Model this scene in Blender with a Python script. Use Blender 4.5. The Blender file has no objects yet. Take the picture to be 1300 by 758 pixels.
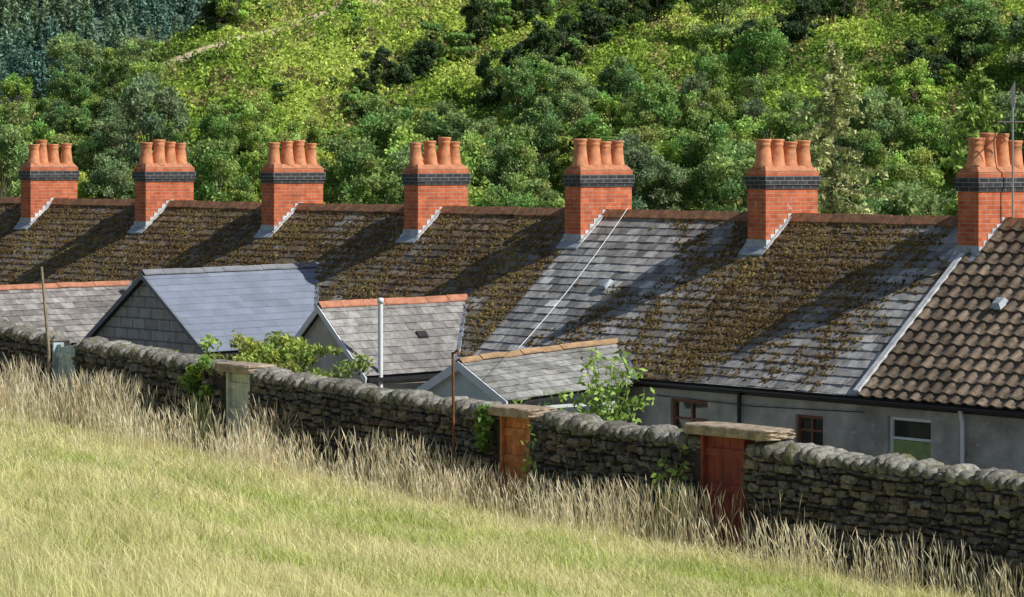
import bpy, math, numpy as np
from mathutils import Vector, Matrix
rng=np.random.default_rng(7)
scene=bpy.context.scene
# ---------------------------------------------------------------- frame
P6=np.array([7.98,52.36]); U=np.array([-.6366,.7712]); N_=np.array([-.7712,-.6366])
ZR=-1.09; PIT=math.atan(.8675); HE=3.17; ZE=ZR-.8675*HE; GZ=-6.5
def W(V):
    V=np.asarray(V,float).reshape(-1,3); o=np.empty_like(V)
    o[:,:2]=P6+V[:,:1]*U+V[:,1:2]*N_; o[:,2]=V[:,2]; return o
def h2(ix,iy,s):
    v=np.sin(ix*127.1+iy*311.7+s*74.7)*43758.5453; return v-np.floor(v)
def vn(x,y,s=0):
    x=np.asarray(x,float);y=np.asarray(y,float)
    i=np.floor(x);j=np.floor(y);f=x-i;g=y-j;f=f*f*(3-2*f);g=g*g*(3-2*g)
    return (h2(i,j,s)*(1-f)+h2(i+1,j,s)*f)*(1-g)+(h2(i,j+1,s)*(1-f)+h2(i+1,j+1,s)*f)*g
def fbm(x,y,s=0,o=4):
    t=0;a=.5;n=0
    for k in range(o):
        t=t+a*vn(x*2**k,y*2**k,s+k*3.1);n+=a;a*=.5
    return t/n
# ---------------------------------------------------------------- materials
def newmat(name):
    m=bpy.data.materials.new(name);m.use_nodes=True
    nt=m.node_tree;b=nt.nodes['Principled BSDF'];return m,nt,b
def nd(nt,t,**k):
    n=nt.nodes.new(t)
    for a,v in k.items(): setattr(n,a,v)
    return n
def noise(nt,scale,detail=4,rough=.6,coord=None):
    n=nd(nt,'ShaderNodeTexNoise');n.inputs['Scale'].default_value=scale
    n.inputs['Detail'].default_value=detail;n.inputs['Roughness'].default_value=rough
    if coord is None:
        g=nd(nt,'ShaderNodeNewGeometry');coord=g.outputs['Position']
    nt.links.new(coord,n.inputs['Vector']);return n
def mixc(nt,a,b,f,mode='MIX'):
    m=nd(nt,'ShaderNodeMix',data_type='RGBA',blend_type=mode)
    for s,v in ((m.inputs[0],f),(m.inputs[6],a),(m.inputs[7],b)):
        if isinstance(v,(int,float)): s.default_value=v
        elif isinstance(v,(tuple,list)): s.default_value=(*v[:3],1)
        else: nt.links.new(v,s)
    return m.outputs[2]
def ramp(nt,src,lo,hi,a=(0,0,0),b=(1,1,1)):
    r=nd(nt,'ShaderNodeValToRGB');e=r.color_ramp.elements
    e[0].position=lo;e[1].position=hi;e[0].color=(*a,1);e[1].color=(*b,1)
    nt.links.new(src,r.inputs[0]);return r.outputs[0]
def bump(nt,b,src,strength,dist):
    n=nd(nt,'ShaderNodeBump');n.inputs['Strength'].default_value=strength;n.inputs['Distance'].default_value=dist
    nt.links.new(src,n.inputs['Height']);nt.links.new(n.outputs[0],b.inputs['Normal']);return n
def surf(name,col=None,rough=.8,sc=6,lo=.7,hi=1.25,bs=.3,bd=.01,bsc=40,transl=0,rand=0,spec=.3,metal=0,stain=None,big=None):
    m,nt,b=newmat(name)
    if col is None:
        at=nd(nt,'ShaderNodeAttribute');at.attribute_name='Col';c=at.outputs['Color']
    else:
        rg=nd(nt,'ShaderNodeRGB');rg.outputs[0].default_value=(*col,1);c=rg.outputs[0]
    n=noise(nt,sc);r=ramp(nt,n.outputs[0],.3,.7,(lo,)*3,(hi,)*3)
    c=mixc(nt,c,r,1.0,'MULTIPLY')
    if big:
        n2=noise(nt,big[0],6);r2=ramp(nt,n2.outputs[0],big[1],big[2]);c=mixc(nt,c,big[3],r2)
    if stain:
        n2=noise(nt,stain[0],6,.7);r2=ramp(nt,n2.outputs[0],stain[1],stain[2]);c=mixc(nt,c,stain[3],r2)
    if rand:
        oi=nd(nt,'ShaderNodeObjectInfo');mr=nd(nt,'ShaderNodeMapRange')
        mr.inputs[3].default_value=1-rand;mr.inputs[4].default_value=1+rand
        nt.links.new(oi.outputs['Random'],mr.inputs[0])
        cc=nd(nt,'ShaderNodeCombineColor');nt.links.new(mr.outputs[0],cc.inputs[0]);nt.links.new(mr.outputs[0],cc.inputs[1])
        cc.inputs[2].default_value=1
        c=mixc(nt,c,cc.outputs[0],1.0,'MULTIPLY')
    nt.links.new(c,b.inputs['Base Color']);b.inputs['Roughness'].default_value=rough
    b.inputs['Specular IOR Level'].default_value=spec;b.inputs['Metallic'].default_value=metal
    if bs: bump(nt,b,noise(nt,bsc).outputs[0],bs,bd)
    if transl:
        t=nd(nt,'ShaderNodeBsdfTranslucent');nt.links.new(c,t.inputs[0])
        mx=nd(nt,'ShaderNodeMixShader');mx.inputs[0].default_value=transl
        nt.links.new(b.outputs[0],mx.inputs[1]);nt.links.new(t.outputs[0],mx.inputs[2])
        nt.links.new(mx.outputs[0],nt.nodes['Material Output'].inputs['Surface'])
    return m
def brickmat(name,c1,c2,mort,bw,rh,ms,stainc=None,sl=.55,sh=.7,rough=.85,bd=.008):
    m,nt,b=newmat(name);uv=nd(nt,'ShaderNodeUVMap')
    k=nd(nt,'ShaderNodeTexBrick');nt.links.new(uv.outputs[0],k.inputs['Vector'])
    k.inputs['Scale'].default_value=1;k.inputs['Brick Width'].default_value=bw;k.inputs['Row Height'].default_value=rh
    k.inputs['Mortar Size'].default_value=ms;k.inputs['Color1'].default_value=(*c1,1);k.inputs['Color2'].default_value=(*c2,1)
    k.inputs['Mortar'].default_value=(*mort,1);k.inputs['Bias'].default_value=0
    n=noise(nt,5,5);c=mixc(nt,k.outputs[0],ramp(nt,n.outputs[0],.3,.7,(.72,)*3,(1.2,)*3),1.0,'MULTIPLY')
    if stainc:
        n2=noise(nt,3.3,6,.75);c=mixc(nt,c,stainc,ramp(nt,n2.outputs[0],sl,sh))
    nt.links.new(c,b.inputs['Base Color']);b.inputs['Roughness'].default_value=rough;b.inputs['Specular IOR Level'].default_value=.25
    bp=bump(nt,b,k.outputs['Fac'],.8,bd);bp.invert=True
    return m
MT={}
MT['slate']=surf('weathered_slate',None,.7,7,.6,1.35,.5,.005,45,spec=.4,stain=(24,.60,.72,(.5,.49,.44)),big=(1.6,.60,.8,(.13,.115,.09)))
MT['newslate']=surf('blue_grey_slate',None,.5,3,.88,1.1,.1,.002,60,spec=.5)
MT['under']=surf('roof_underlay',(.03,.03,.03))
MT['moss']=surf('dry_moss',None,.95,30,.6,1.4,.6,.01,90,spec=.1)
MT['tile']=surf('concrete_tile',None,.85,8,.6,1.3,.5,.006,70,spec=.2,stain=(6,.50,.68,(.06,.052,.03)))
MT['terra']=surf('terracotta',(.60,.25,.12),.7,7,.6,1.25,.3,.004,50,stain=(5,.56,.78,(.22,.12,.08)))
MT['ridge']=surf('weathered_ridge_tile',(.30,.14,.075),.85,7,.5,1.4,.4,.006,50,stain=(9,.48,.64,(.12,.10,.06)))
MT['ridgeo']=surf('orange_ridge_tile',(.46,.20,.12),.8,6,.65,1.2,.3,.004,50,stain=(8,.58,.75,(.2,.15,.1)))
MT['ridges']=surf('sandy_ridge_tile',(.42,.27,.15),.85,6,.6,1.2,.3,.004,50)
MT['ridgeg']=surf('grey_ridge_tile',(.2,.21,.23),.7,6,.8,1.2,.1,.004,50)
MT['redbrick']=brickmat('red_brick',(.60,.16,.065),(.44,.10,.045),(.46,.28,.20),.225,.075,.007,(.66,.54,.47),.62,.75)
MT['redbrickc']=brickmat('red_brick_clean',(.56,.16,.07),(.48,.13,.06),(.42,.28,.2),.225,.075,.007)
MT['bluebrick']=brickmat('blue_engineering_brick',(.045,.047,.055),(.028,.03,.036),(.22,.215,.21),.225,.075,.007,(.18,.17,.16),.62,.82,.6)
MT['block']=brickmat('concrete_block',(.44,.43,.39),(.34,.33,.30),(.2,.195,.185),.44,.215,.016,(.2,.19,.17),.6,.8)
MT['flaunch']=surf('cement_flaunching',(.46,.20,.11),.9,9,.7,1.2)
MT['lead']=surf('lead_flashing',(.34,.38,.43),.5,6,.7,1.25,.2,.004,30,spec=.5)
MT['white']=surf('white_cement_fillet',(.66,.67,.68),.7,7,.6,1.15,.3,.004,40,stain=(5,.55,.7,(.35,.36,.37)))
MT['paint']=surf('white_paint',(.78,.80,.80),.5,5,.85,1.05,.05,.002,30,stain=(6,.62,.85,(.4,.4,.36)))
MT['render']=surf('grey_cement_render',(.50,.485,.42),.9,2.5,.7,1.2,.5,.006,60,big=(1.1,.40,.70,(.24,.225,.19)),stain=(12,.58,.73,(.62,.58,.50)))
MT['renderl']=surf('pale_render',(.60,.68,.66),.9,3,.85,1.1,.3,.004,50)
MT['renderb']=surf('beige_render',(.54,.50,.41),.9,3,.75,1.15,.3,.004,50)
MT['gutter']=surf('black_gutter',(.025,.025,.028),.4,8,.8,1.2,0)
MT['brownframe']=surf('brown_window_frame',(.2,.07,.035),.5,8,.8,1.2,.1)
MT['stone']=surf('rubble_stone',None,.9,16,.42,1.45,.8,.012,45,spec=.2,stain=(14,.59,.72,(.32,.31,.27)))
MT['cope']=surf('coping_stone',None,.92,14,.45,1.4,.9,.02,40,spec=.2,big=(3.2,.53,.66,(.12,.12,.06)),stain=(17,.57,.70,(.44,.43,.37)))
MT['core']=surf('wall_core_mortar',(.045,.042,.037),.95,8,.6,1.4,.8,.02,25)
MT['copem']=surf('coping_mortar',(.22,.21,.18),.95,12,.5,1.4,.8,.02,35)
MT['leaf']=surf('leaf',None,.55,4,.85,1.15,0,transl=.35,spec=.3)
MT['brack']=surf('bracken_frond',None,.7,4,.85,1.15,0,transl=.2,spec=.2)
MT['wleaf']=surf('woodland_leaf',None,.6,.5,.75,1.2,0,transl=.35,rand=.24,spec=.25)
MT['conif']=surf('conifer_needles',None,.7,.4,.75,1.2,0,transl=.15,spec=.2)
MT['bark']=surf('bark',(.15,.12,.09),.95,12,.6,1.4,.6,.02,30)
MT['grass']=surf('grass_blade',None,.6,1.3,.85,1.15,0,transl=.35,spec=.25)
MT['meadow']=surf('meadow_soil',(.44,.41,.18),.95,1.2,.6,1.3,.6,.04,12,big=(.5,.4,.65,(.30,.34,.10)))
MT['yard']=surf('yard_concrete',(.20,.19,.165),.9,2,.6,1.3,.4,.01,20)
MT['floor']=surf('valley_grass',(.09,.14,.04),.95,.4,.6,1.3,.5,.1,4)
MT['hill']=surf('hill_turf',None,.95,.8,.6,1.35,.8,.25,3,spec=.1)
MT['rust']=surf('rusty_iron',(.17,.07,.035),.8,12,.5,1.4,.4,.004,60)
MT['wood']=surf('weathered_wood',(.27,.22,.15),.9,9,.6,1.3,.5,.006,30)
MT['gred']=surf('red_gate_paint',(.24,.05,.038),.65,5,.6,1.25,.3,.004,30,stain=(8,.56,.72,(.12,.07,.05)))
MT['gor']=surf('orange_stained_wood',(.58,.22,.09),.7,6,.55,1.25,.3,.004,30,stain=(7,.55,.7,(.3,.12,.06)))
MT['ggrey']=surf('pale_grey_gate_paint',(.62,.64,.56),.75,6,.6,1.15,.3,.004,30,stain=(6,.55,.7,(.3,.28,.2)))
MT['gblue']=surf('faded_blue_gate_paint',(.45,.56,.60),.75,6,.6,1.15,.3,.004,30,stain=(7,.5,.7,(.25,.2,.12)))
MT['lint']=surf('lintel_stone',(.38,.30,.22),.92,8,.5,1.3,.8,.015,25,stain=(9,.55,.7,(.16,.14,.10)))
MT['plast']=surf('white_plastic',(.78,.80,.80),.4,5,.93,1.03,0)
MT['alu']=surf('aerial_aluminium',(.4,.4,.42),.4,5,.9,1.1,0,metal=.7)
MT['black']=surf('soot_and_dark_interior',(.01,.01,.01),.95,5,.9,1.1,0)  # soot inside the pots, also plain black standing in for unlit rooms
def glassmat():
    m,nt,b=newmat('window_glass');b.inputs['Base Color'].default_value=(.03,.045,.035,1)
    b.inputs['Roughness'].default_value=.06;b.inputs['Specular IOR Level'].default_value=.9;return m
MT['glass']=glassmat()
MT['blind']=surf('green_blind',(.26,.34,.12),.8,5,.8,1.2,0)
# ---------------------------------------------------------------- mesh helpers
def empty(name,loc):
    e=bpy.data.objects.new(name,None);e.empty_display_size=.5;scene.collection.objects.link(e)
    e.location=W([loc])[0] if loc is not None else (0,0,0);return e
def setpar(o,p):
    if p is not None:
        o.parent=p;o.matrix_parent_inverse=Matrix.Translation(-Vector(p.location))
def mk(name,V,F,mats,mi=None,col=None,parent=None,smooth=False,local=True,uv=False,link=True):
    V=np.asarray(V,float).reshape(-1,3)
    if local: V=W(V)
    c=(V.min(0)+V.max(0))/2 if link else np.zeros(3)
    me=bpy.data.meshes.new(name)
    F=np.asarray(F,dtype=np.int32);M,K=F.shape
    me.vertices.add(len(V));me.vertices.foreach_set('co',(V-c).astype(np.float32).ravel())
    me.loops.add(M*K);me.loops.foreach_set('vertex_index',F.ravel())
    me.polygons.add(M);me.polygons.foreach_set('loop_start',np.arange(0,M*K,K,dtype=np.int32))
    if mi is not None: me.polygons.foreach_set('material_index',np.asarray(mi,dtype=np.int32))
    me.polygons.foreach_set('use_smooth',np.full(M,smooth))
    me.update(calc_edges=True);me.validate()
    if not isinstance(mats,(list,tuple)): mats=[mats]
    for m in mats: me.materials.append(m)
    if col is not None:
        col=np.asarray(col,float)
        if col.ndim==1: col=np.tile(col,(len(V),1))
        a=me.color_attributes.new('Col','FLOAT_COLOR','POINT')
        a.data.foreach_set('color',np.hstack([col,np.ones((len(V),1))]).astype(np.float32).ravel())
    if uv:
        P=V[F];n=np.cross(P[:,1]-P[:,0],P[:,2]-P[:,0]);n/=np.linalg.norm(n,axis=1,keepdims=True)+1e-9
        flip=n[:,2]<-.001;n[flip]*=-1
        z=np.array([0,0,1.]);t=np.cross(z,n);L=np.linalg.norm(t,axis=1,keepdims=True)
        t=np.where(L<.2,np.array([1.,0,0]),t/(L+1e-9));v=np.cross(n,t)
        uvs=np.stack([(P*t[:,None]).sum(2),(P*v[:,None]).sum(2)],-1)
        l=me.uv_layers.new(name='UVMap');l.data.foreach_set('uv',uvs.astype(np.float32).ravel())
    ob=bpy.data.objects.new(name,me)
    if link:
        ob.location=c;scene.collection.objects.link(ob);setpar(ob,parent)
    return ob
class Bx:
    def __init__(s): s.v=[];s.f=[];s.m=[]
    def hexa(s,p,m=0):
        b=len(s.v);s.v+= [tuple(q) for q in p]
        for f in ((0,3,2,1),(4,5,6,7),(0,1,5,4),(1,2,6,5),(2,3,7,6),(3,0,4,7)): s.f.append([b+i for i in f]);s.m.append(m)
    def box(s,a0,a1,h0,h1,z0,z1,m=0):
        s.hexa([(a0,h0,z0),(a1,h0,z0),(a1,h1,z0),(a0,h1,z0),(a0,h0,z1),(a1,h0,z1),(a1,h1,z1),(a0,h1,z1)],m)
    def bar(s,p,q,w,up=(0,0,1),m=0,w2=None):
        p=np.array(p,float);q=np.array(q,float);d=q-p;d/=np.linalg.norm(d)
        x=np.cross(d,up);x/=np.linalg.norm(x);y=np.cross(x,d);w2=w if w2 is None else w2
        x=x*w/2;y=y*w2/2
        s.hexa([p-x-y,p+x-y,p+x+y,p-x+y,q-x-y,q+x-y,q+x+y,q-x+y],m)
    def quad(s,p,m=0):
        b=len(s.v);s.v+=[tuple(q) for q in p];s.f.append([b,b+1,b+2,b+3]);s.m.append(m)
    def lathe(s,prof,c,n=14,m=0):
        b=len(s.v)
        for r,z in prof:
            for i in range(n):
                t=2*math.pi*i/n;s.v.append((c[0]+r*math.cos(t),c[1]+r*math.sin(t),c[2]+z))
        for j in range(len(prof)-1):
            for i in range(n):
                k=(i+1)%n;s.f.append([b+j*n+i,b+j*n+k,b+(j+1)*n+k,b+(j+1)*n+i]);s.m.append(m)
    def tube(s,pts,rad,n=6,m=0):
        pts=[np.array(p,float) for p in pts];b=len(s.v)
        for i,p in enumerate(pts):
            d=pts[min(i+1,len(pts)-1)]-pts[max(i-1,0)];d/=np.linalg.norm(d)+1e-9
            up=np.array([0,0,1.]) if abs(d[2])<.9 else np.array([1.,0,0])
            x=np.cross(d,up);x/=np.linalg.norm(x);y=np.cross(d,x);r=rad[i] if hasattr(rad,'__len__') else rad
            for k in range(n):
                t=2*math.pi*k/n;s.v.append(tuple(p+r*(x*math.cos(t)+y*math.sin(t))))
        for j in range(len(pts)-1):
            for k in range(n):
                q=(k+1)%n;s.f.append([b+j*n+k,b+j*n+q,b+(j+1)*n+q,b+(j+1)*n+k]);s.m.append(m)
    def done(s,name,mats,parent=None,**k):
        return mk(name,s.v,s.f,mats,mi=s.m,parent=parent,**k)
BOXF=np.array([(0,3,2,1),(4,5,6,7),(0,1,5,4),(1,2,6,5),(2,3,7,6),(3,0,4,7)])
def slates(name,o,ea,ed,en,width,length,sw,sl,colfn,mat,parent,seed=0,jit=1.0,thick=.009,tilt=.02):
    r_=np.random.default_rng(seed);o,ea,ed,en=[np.array(x,float) for x in (o,ea,ed,en)]
    A0=[];A1=[];S0=[];S1=[]
    for r in range(int(math.ceil(length/sl))):
        off=-(r%2)*sw/2;e=off+np.arange(0,int(width/sw)+2)*sw
        a0=np.clip(e,0,width);a1=np.clip(e+sw,0,width);k=(a1-a0)>.02
        a0=a0[k];a1=a1[k];A0.append(a0+.002*jit);A1.append(a1-.003*jit)
        S0.append(np.full(len(a0),r*sl-.04));S1.append(np.minimum((r+1)*sl+r_.normal(0,.004*jit,len(a0)),length))
    A0,A1,S0,S1=map(np.concatenate,(A0,A1,S0,S1));n=len(A0)
    slip=r_.random(n)<.012*jit;S1=S1+slip*r_.uniform(.02,.06,n)
    t0=r_.normal(0,.0015*jit,n);t1=tilt+np.abs(r_.normal(0,.004*jit,n));tw=r_.normal(0,.003*jit,n)
    V=np.zeros((n,8,3))
    for i,(a,s,t) in enumerate([(A0,S0,t0-thick),(A1,S0,t0-thick),(A1,S1,t1-thick+tw),(A0,S1,t1-thick-tw),(A0,S0,t0),(A1,S0,t0),(A1,S1,t1+tw),(A0,S1,t1-tw)]):
        V[:,i]=o+a[:,None]*ea+s[:,None]*ed+t[:,None]*en
    F=(np.arange(n)[:,None,None]*8+BOXF[None]).reshape(-1,4)
    c=colfn((A0+A1)/2,(S0+S1)/2,r_);c=np.repeat(c,8,0)
    return mk(name,V,F,mat,col=c,parent=parent)
def ridge_tiles(name,p,q,mat,parent,seg=.45,w=.15,pitch=PIT,across=(0,1,0),hump=.035):
    p=np.array(p,float);q=np.array(q,float);d=q-p;L=np.linalg.norm(d);d/=L;ac=np.array(across,float);up=np.array([0,0,1.])
    n=max(1,int(L/seg));b=Bx()
    tt=math.tan(pitch)
    prof=[(-w,-w*tt),(-w*.45,-w*.38*tt),(0,hump*.4),(w*.45,-w*.38*tt),(w,-w*tt)]
    for i in range(n):
        s0=i*L/n+.004;s1=(i+1)*L/n-.004;jz=rng.normal(0,.006)
        for k in range(4):
            x0,z0=prof[k];x1,z1=prof[k+1];z0+=.055+jz;z1+=.055+jz
            P=[p+d*s0+ac*x0+up*(z0-.02),p+d*s0+ac*x1+up*(z1-.02),p+d*s1+ac*x1+up*(z1-.02),p+d*s1+ac*x0+up*(z0-.02)]
            Q=[x+up*.022 for x in P];b.hexa(P+Q)
    return b.done(name,mat,parent)
MOSS={-2:.35,0:.78,1:.37,2:.80,3:.76,4:1.0,5:1.0,6:.95,7:.9}
def mossf(a,s):
    k=np.clip(np.floor(a/5),-2,7).astype(int)
    am=np.vectorize(lambda q:MOSS.get(int(q),.5))(k)
    loc=a-k*5
    f=fbm(a*.9,s*.7,3,4)*1.0+am*.75-.62-.05*s+.25*(fbm(a*3.1,s*3.1,13,2)-.5)
    f=f+np.where(k==0,.16*(loc/5-.5)*2-.09*np.maximum(s-1.8,0),0)+np.where(k==1,-.22*(loc/5-.3)*2+.05*(s-1.5),0)
    return np.clip(f*2.6,0,1)
def moss_blobs(name,a0,a1,o,ed,en,length,n,parent,seed):
    r_=np.random.default_rng(seed)
    N=n*3
    a=r_.uniform(a0,a1,N);s=r_.uniform(.02,length-.02,N)
    f=mossf(a,s)*np.clip((fbm(a*5,s*5,9,2)-.25)*2.2,0,1)
    k=r_.random(N)<f;a=a[k][:n];s=s[k][:n]
    s=np.where(r_.random(len(s))<.55,np.round(s/.2)*.2+r_.normal(-.005,.018,len(s)),s);s=np.clip(s,.02,length-.01)
    m=len(a);R=r_.uniform(.012,.032,m)*(1+.5*(r_.random(m)<.1))
    ed=np.array(ed,float);en=np.array(en,float);o=np.array(o,float)
    c=o+np.outer(a,[1,0,0])+s[:,None]*ed+.013*en
    V=np.zeros((m,13,3));V[:,0]=c+(R*.5)[:,None]*en
    for j in range(6):
        t=j*math.pi/3
        rr=R*r_.uniform(.6,1.3,m);x=np.outer(rr*math.cos(t),[1,0,0])+(rr*math.sin(t))[:,None]*ed
        V[:,1+j]=c+x*.8+(R*.36)[:,None]*en;V[:,7+j]=c+x*1.25-.01*en
    T=[]
    for j in range(6):
        k2=(j+1)%6;T+=[(0,1+j,1+k2),(1+j,7+j,7+k2),(1+j,7+k2,1+k2)]
    F=(np.arange(m)[:,None,None]*13+np.array(T)[None]).reshape(-1,3)
    pal=np.array([(.10,.066,.030),(.13,.085,.036),(.18,.118,.046),(.16,.13,.048),(.26,.19,.075)])
    q=fbm(a*1.3,s*1.3,21,2);idx=np.clip((q*5-.5+r_.normal(0,1.1,m)),0,4).astype(int)
    col=pal[idx]*r_.uniform(.6,1.3,(m,1));col=np.repeat(col,13,0)
    return mk(name,V,F,MT['moss'],col=col,parent=parent)
cp,sp=math.cos(PIT),math.sin(PIT)
SL=HE/cp
def maincol(a0):
    def f(a,s,r_):
        m=mossf(a+a0,s)[:,None];n=len(a)
        g=np.array([.37,.36,.345])*r_.uniform(.45,1.3,(n,1))
        g=np.where(r_.random((n,1))<.05,g*1.5,g)
        b=np.array([.12,.085,.05])*r_.uniform(.4,1.7,(n,1));return g*(1-m*.93)+b*m*.93
    return f
# ---------------------------------------------------------------- walls with openings
def wall_open(b,a0,a1,h,z0,z1,ops,depth=.12,m=0):
    A=sorted({a0,a1}|{o[0] for o in ops}|{o[1] for o in ops});Z=sorted({z0,z1}|{o[2] for o in ops}|{o[3] for o in ops})
    for i in range(len(A)-1):
        for j in range(len(Z)-1):
            ca=(A[i]+A[i+1])/2;cz=(Z[j]+Z[j+1])/2
            if any(o[0]<ca<o[1] and o[2]<cz<o[3] for o in ops): continue
            b.quad([(A[i],h,Z[j]),(A[i+1],h,Z[j]),(A[i+1],h,Z[j+1]),(A[i],h,Z[j+1])],m)
    for (p,q,r,s) in ops:
        k=h-depth
        b.quad([(p,h,r),(p,k,r),(p,k,s),(p,h,s)],m);b.quad([(q,h,r),(q,k,r),(q,k,s),(q,h,s)],m)
        b.quad([(p,h,r),(q,h,r),(q,k,r),(p,k,r)],m);b.quad([(p,h,s),(q,h,s),(q,k,s),(p,k,s)],m)
def window(name,p,q,r,s,h,fm,parent,blind=None,bars=1):
    b=Bx();t=.055;k=h-.09
    b.box(p+.002,q-.002,k-.03,k+.03,r+.002,r+t);b.box(p+.002,q-.002,k-.03,k+.03,s-t,s-.002)
    b.box(p+.002,p+t,k-.03,k+.03,r+t,s-t);b.box(q-t,q-.002,k-.03,k+.03,r+t,s-t)
    if bars: b.box((p+q)/2-.02,(p+q)/2+.02,k-.025,k+.025,r+t,s-t)
    zt=s-(s-r)*.36;b.box(p+t,q-t,k-.022,k+.022,zt-.02,zt+.02)
    b.box(p-.06,q+.06,h-.12,h+.06,r-.07,r-.002)
    b.quad([(p+t,k-.01,r+t),(q-t,k-.01,r+t),(q-t,k-.01,s-t),(p+t,k-.01,s-t)],1)
    if blind: b.box(p+t,q-t,k-.005,k+.004,zt-.3,zt-.03,2)
    b.done(name,[fm,MT['glass'],MT['blind']],parent)
# ---------------------------------------------------------------- chimney
def chimney(ac,parent,rot=0):
    r_=np.random.default_rng(int(ac*10)+900);ac=ac-.05
    w=.23;l=.645;x0,x1,y0,y1=ac-w,ac+w,-l,l
    b=Bx();b.box(x0,x1,y0,y1,-2.4,-.60);b.done('brick_stack',MT['redbrick'],parent,uv=True)
    b=Bx();b.box(x0-.02,x1+.02,y0-.02,y1+.02,-.598,-.53);b.box(x0-.04,x1+.04,y0-.04,y1+.04,-.528,-.37)
    b.done('dark_brick_band',MT['bluebrick'],parent,uv=True)
    b=Bx();b.box(x0-.015,x1+.015,y0-.015,y1+.015,-.368,-.28);b.done('top_course',MT['redbrickc'],parent,uv=True)
    b=Bx();e=.0
    b.hexa([(x0,y0,-.278),(x1,y0,-.278),(x1,y1,-.278),(x0,y1,-.278),(x0+.08,y0+.06,-.19),(x1-.08,y0+.06,-.19),(x1-.08,y1-.06,-.19),(x0+.08,y1-.06,-.19)])
    b.done('flaunching',MT['flaunch'],parent)
    b=Bx()
    for i,hh in enumerate((-.47,-.16,.16,.47)):
        H=.50+r_.uniform(-.03,.04)+(.06 if i in(1,2) and r_.random()<.6 else 0)
        c=(ac+r_.uniform(-.04,.04),hh+r_.uniform(-.025,.025),-.23);s=r_.uniform(.95,1.06);lx,ly=r_.normal(0,.012,2)
        pr=[(.165*s,0),(.162*s,.06),(.148*s,.09),(.122*s,H*.66),(.115*s,H*.76),(.128*s,H*.80),(.126*s,H*.85),(.120*s,H*.87),(.140*s,H*.93),(.144*s,H*.97),(.14*s,H),(.12*s,H+.004),(.10*s,H-.04)]
        k0=len(b.v);b.lathe(pr,c,18);b.lathe([(.10*s,H-.04),(.098*s,H-.2),(.001,H-.21)],c,18,1)
        for q in range(k0,len(b.v)):
            v=b.v[q];dz=(v[2]-c[2])/H;b.v[q]=(v[0]+lx*dz,v[1]+ly*dz,v[2])
    b.done('chimney_pots',[MT['terra'],MT['black']],parent,smooth=True)
    b=Bx()
    for side,xs in ((-1,x0),(1,x1)):
        for sg in (1,-1):
            n=6
            for i in range(n):
                ya=y1*sg*(i/n);yb=y1*sg*((i+1)/n)
                za=ZR-.8675*abs(ya);zb=ZR-.8675*abs(yb)
                top=min(za,zb)+.8675*l/n+r_.uniform(.04,.08)
                lo=min(za,zb)-.05
                X0=xs;X1=xs+side*.012
                b.box(min(X0,X1),max(X0,X1),min(ya,yb),max(ya,yb),lo,top)
        for sg in (1,-1):
            p=(xs+side*.035,0,ZR+.04);q=(xs+side*.035,sg*(l+.05),ZR-.8675*(l+.05)+.04)
            b.bar(p,q,.08,(0,sg*sp,cp),w2=.03)
    b.done('stepped_flashing',MT['white'],parent)
    b=Bx();zf=ZR-.8675*l
    b.box(x0-.02,x1+.02,y1,y1+.014,zf-.08,zf+.16)
    b.hexa([(x0-.07,y1,zf+.015),(x1+.07,y1,zf+.015),(x1+.07,y1+.16,zf-.12),(x0-.07,y1+.16,zf-.12),(x0-.07,y1,zf+.045),(x1+.07,y1,zf+.045),(x1+.07,y1+.16,zf-.09),(x0-.07,y1+.16,zf-.09)])
    b.done('lead_apron',MT['lead'],parent)
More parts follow.
